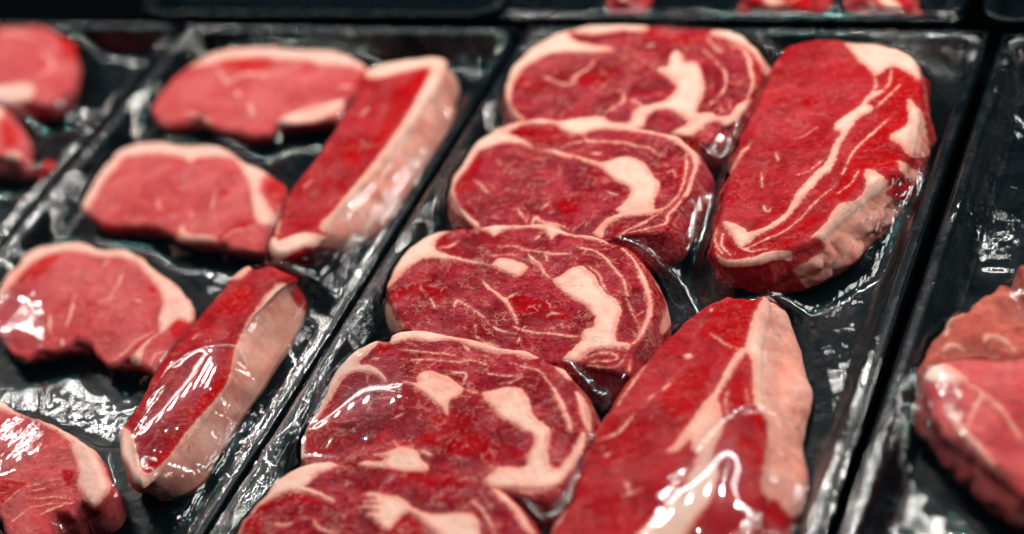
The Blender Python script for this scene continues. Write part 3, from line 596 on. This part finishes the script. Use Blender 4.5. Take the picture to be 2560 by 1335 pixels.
def tray(name, key, x0, x1, y0, y1, label, sag=.10, corner=.022):
    cx = (x0 + x1) / 2
    sh = lambda q: np.stack([q[:, 0], q[:, 1] + SHEAR * (q[:, 0] - cx)], 1)
    org = np.array([cx, (y0 + y1) / 2, 0.])
    root = empty(name, org); tag(root, label, 'tray', 'black meat trays')
    w = .0055
    prof = [(0., -.009), (-.0006, -.002), (.0004, -.0003), (.0016, 0.), (w - .001, -.0002), (w + .0015, -.0018), (w + .0045, -.010), (w + .006, -RIM + .006), (w + .0078, -RIM + .0018), (w + .012, -RIM)]
    loops = []
    for off, dz in prof:
        q = sh(rrect(x0 + off, x1 - off, y0 + off, y1 - off, max(.004, corner - off)))
        loops.append(np.hstack([q, np.full((len(q), 1), RIM + dz)]))
    n = len(loops[0]); V = np.concatenate(loops); j = np.arange(n); jn = (j + 1) % n
    quads = np.concatenate([np.stack([k * n + j, k * n + jn, (k + 1) * n + jn, (k + 1) * n + j], 1) for k in range(len(loops) - 1)])
    make_mesh('rim_and_walls', V, [quads], M_TRAY, root, origin=org)
    # floor with a shallow pressed texture
    gx, gy = np.meshgrid(np.linspace(x0 + w + .0115, x1 - w - .0115, 90), np.linspace(y0 + w + .0115, y1 - w - .0115, 120), indexing='ij')
    q = sh(np.stack([gx.ravel(), gy.ravel()], 1)); fz = np.zeros(len(q))
    q3 = np.hstack([q, fz[:, None]]); q3[:, 2] = .00025 * fbm(q3, 60, 5, 2) - .0001
    A = np.arange(90 * 120).reshape(90, 120)
    fq = np.stack([A[:-1, :-1].ravel(), A[1:, :-1].ravel(), A[1:, 1:].ravel(), A[:-1, 1:].ravel()], 1)
    make_mesh('tray_floor', q3, [fq], M_FLOOR, root, origin=org)
    # ---- film: a membrane held at the rim, resting on whatever lies in the tray, drawn down in between
    c = .0015
    nx, ny = int((x1 - x0) / c), int((y1 - y0) / c)
    obs = np.full((nx + 1, ny + 1), .0012)
    meat = np.zeros_like(obs)
    for k, v in STEAKS:
        if k != key: continue
        iy = np.round((v[:, 1] - SHEAR * (v[:, 0] - cx) - y0) / (y1 - y0) * ny).astype(int); ix = np.round((v[:, 0] - x0) / (x1 - x0) * nx).astype(int)
        m = (ix >= 0) & (ix <= nx) & (iy >= 0) & (iy <= ny)
        np.maximum.at(meat, (ix[m], iy[m]), v[m, 2])
    pad = np.pad(meat, 1)
    meat = np.maximum.reduce([pad[1 + a:1 + a + nx + 1, 1 + b:1 + b + ny + 1] for a in (-1, 0, 1) for b in (-1, 0, 1)])
    obs = np.maximum(obs, np.where(meat > 0, meat + .0006, 0))
    lift = np.zeros_like(obs)
    U, Vv = np.meshgrid(np.linspace(x0 - .0008, x1 + .0008, nx + 1), np.linspace(y0 - .0008, y1 + .0008, ny + 1), indexing='ij')
    # blisters where the film has come off the meat
    q0 = sh(np.stack([U.ravel(), Vv.ravel()], 1))
    for pp in FILM_KEEP.get(key, []):
        pl = P(*pts(pp).T, .033)[:, :2] * 1000.
        dd = poly_sd(q0 * 1000., smooth_closed(pl, 60))
        s3 = np.hstack([q0, np.zeros((len(q0), 1))])
        k = np.clip(dd / 9., 0, 1); k = k * k * (3 - 2 * k)
        lift = np.maximum(lift, (k * (.0022 + .0016 * vnoise(s3 @ RZ * [1, .35, 1], 20, 77))).reshape(lift.shape))
    obs = obs + lift * (meat > .008)
    u = np.maximum(obs, RIM)
    edge = np.minimum.reduce([U - x0, x1 - U, Vv - y0, y1 - Vv])
    obs = np.where(edge < .0068, np.maximum(obs, RIM + .0009), obs); u = np.maximum(u, obs)
    fixed = edge < .0012
    f = sag * 1e-3
    for it in range(700):
        v = (u[:-2, 1:-1] + u[2:, 1:-1] + u[1:-1, :-2] + u[1:-1, 2:]) / 4 - f
        u[1:-1, 1:-1] = np.maximum(obs[1:-1, 1:-1], v)
        u[fixed] = RIM - .0012
    lf2 = (lift > .0006) & (meat > .008)
    for it in range(150):
        v = u.copy(); v[1:-1, 1:-1] = (u[:-2, 1:-1] + u[2:, 1:-1] + u[1:-1, :-2] + u[1:-1, 2:] + u[1:-1, 1:-1]) / 5
        u = np.where(lf2 if it >= 4 else (lf2 | (edge > .008)), v, u)
    gap = u - obs
    gap[meat <= 0] = 1
    g2 = U.ravel(), Vv.ravel()
    p3 = np.stack([g2[0], g2[1], np.zeros_like(g2[0])], 1)
    free = np.clip(edge.ravel() / .003, 0.25, 1)
    wr = np.clip(1.15 - edge.ravel() / .055, .24, 1) * free
    wr = wr * (1 + .9 * np.clip((g2[1] - (y1 - .034)) / .012, 0, 1))
    wr = wr * np.where(g2[1] < y1 - .04, np.clip(edge.ravel() / .009, .35, 1), 1)
    wr = np.clip(wr * (.65 + .9 * np.clip(fbm(p3, 25, 3, 2), -.6, 1)), .05, 2.2)
    lf = np.clip(lift.ravel() / .002, 0, 1) * (meat.ravel() > .008)
    wr = wr * (1 - lf) + .004 * lf
    z = u.ravel() + free * (np.abs(fbm(p3 * [1, .35, 1], 75, 41, 2)) * .0011 * np.clip(wr * 1.6, 0, 1)) * np.clip(np.where(edge.ravel() < .007, 1, gap.ravel() / .002), .0, 1)
    z = z + .00035 * fbm(p3, 105, 91, 2) * (1 - lf) * np.clip(gap.ravel() / .004 - .3, 0, 1) * np.clip(edge.ravel() / .012 - .5, 0, 1)
    z = z + np.where(edge.ravel() < .012, np.abs(fbm(p3 * [1, .08, 1], 170, 61, 2)) * .0004, 0)
    q = sh(np.stack(g2, 1)); V3 = np.hstack([q, z[:, None]])
    A = np.arange((nx + 1) * (ny + 1)).reshape(nx + 1, ny + 1)
    fq = np.stack([A[:-1, :-1].ravel(), A[1:, :-1].ravel(), A[1:, 1:].ravel(), A[:-1, 1:].ravel()], 1)
    # where the film clings flat to the meat it is the wet coat of the meat itself
    if key.startswith('none'): return root
    cling = (gap < .0007) & (meat > .008)
    for pp in FILM_KEEP.get(key, []):
        pl = P(*pts(pp).T, .033)[:, :2] * 1000.
        cling &= ~(poly_sd(q0 * 1000., smooth_closed(pl, 60)) > 0).reshape(cling.shape)
    cl = cling.ravel()
    fq = fq[cl[fq].sum(1) < 4]
    used = np.unique(fq); mp = np.full(len(V3), -1); mp[used] = np.arange(len(used))
    make_mesh('stretch_film', V3[used], [mp[fq]], M_FILM, root, {'wrinkle': wr[used]}, origin=org)
    return root

RZ = np.array(Matrix.Rotation(math.radians(-14), 3, 'Z'))
FILM_KEEP = {'mid': ['1790,1060 1900,1000 1960,1020 1950,1180 1870,1340 1740,1420 1600,1400 1660,1240', '830,905 930,880 1000,930 980,1040 880,1130 760,1140 790,1000'],
             'left': ['440,890 580,850 630,900 600,1010 500,1120 400,1180 330,1090', '-30,690 70,700 70,850 -30,900', '0,1060 90,1020 90,1120 -20,1180'],
             'right': ['2280,930 2360,900 2400,1000 2410,1150 2360,1210 2290,1080']}
tray('meat_tray', 'mid', -.0705, .2475, -.34, .226, 'wide black tray in the middle holding five ribeyes and two big strip cuts')
tray('meat_tray', 'left', -.3575, -.0765, -.38, .239, 'black tray left of the middle one holding sirloins and upright strip steaks')
tray('meat_tray', 'far', -.66, -.3645, -.36, .256, 'black tray at the far left with only a blurred pink steak showing')
tray('meat_tray', 'right', .2565, .56, -.38, .206, 'black tray at the right edge holding folded slices, mostly bare and dark')
tray('meat_tray', 'top', -.098, .225, .240, .60, 'black tray along the top edge with red chunks at its near rim')
tray('meat_tray', 'none', .238, .56, .222, .60, 'dark empty tray corner in the upper right corner of the photo')
tray('meat_tray', 'none2', -.42, -.105, .258, .60, 'dark empty tray along the top edge, left of the one with red chunks')

# counter under the trays
t = NT('dark_counter'); b = t.n('ShaderNodeBsdfPrincipled'); b.inputs['Base Color'].default_value = (.0015, .002, .0025, 1); b.inputs['Roughness'].default_value = .7; b.inputs['Specular IOR Level'].default_value = .0
t.l(t.bump(t.noise(t.pos(), 120, 3), .2, .001), b.inputs['Normal']); t.l(b.outputs[0], t.out.inputs[0])
ct = make_mesh('counter', np.array([[-3, -2, -.004], [3, -2, -.004], [3, 3, -.004], [-3, 3, -.004]], float), [np.array([[0, 1, 2, 3]])], t.m)
tag(ct, 'dark display counter under the trays', 'counter', kind='structure')

# ------------------------------------------------------------------ light: display case lamps, plus added sparkle rows and a fill
def lamp(kind, loc, target, energy, size, color=(1, 1, 1), size_y=None, shape='DISK'):
    l = bpy.data.lights.new('area_lamp', kind); l.energy = energy; l.color = color
    l.shape = shape; l.size = size
    if size_y: l.size_y = size_y
    o = bpy.data.objects.new('area_lamp', l); COL.objects.link(o); o.location = loc
    o.rotation_euler = (Vector(target) - Vector(loc)).to_track_quat('-Z', 'Y').to_euler()
    return o
for i in range(17):
    x = -1.75 + .22 * i
    lamp('AREA', (x, .86, 1.10), (x * .5, 0, 0), 1.9, .045, (1., .94, .88))
for i in range(6):
    lamp('AREA', (-1.1 + .42 * i, .12, 1.25), (-.8 + .35 * i, .1, 0), .7, .016, (1., .93, .86) if i % 2 else (.25, 1., .88))  # overhead row added for film sparkle, every other lamp tinted for teal glints
    lamp('AREA', (-1.3 + .42 * i, .50, 1.3), (-.9 + .35 * i, .1, 0), .5, .014, (1., .9, .84) if i % 2 else (.25, 1., .88))  # weak extra row, added so more wrinkles catch a glint
lamp('AREA', (0, .97, 1.08), (0, 0, 0), 6.0, 3.4, (1., .97, .94), .022, 'RECTANGLE')
lamp('AREA', (1.0, .15, 1.15), (0, 0, 0), 5.5, .5, (1., .96, .92))  # added soft fill that brightens the right-facing flanks
w = bpy.data.worlds.new('World'); sc.world = w; w.use_nodes = True
bg = w.node_tree.nodes['Background']; bg.inputs[0].default_value = (.30, .72, 1., 1); bg.inputs[1].default_value = .028

sc.view_settings.view_transform = 'Standard'; sc.view_settings.look = 'None'; sc.view_settings.gamma = 1; sc.view_settings.use_curve_mapping = False
sc.view_settings.exposure = 0
sc.render.engine = 'CYCLES'
sc.cycles.use_denoising = True
sc.cycles.sample_clamp_indirect = 6; sc.cycles.sample_clamp_direct = 0
sc.cycles.max_bounces = 8; sc.cycles.transparent_max_bounces = 12
sc.cycles.caustics_reflective = False; sc.cycles.caustics_refractive = False
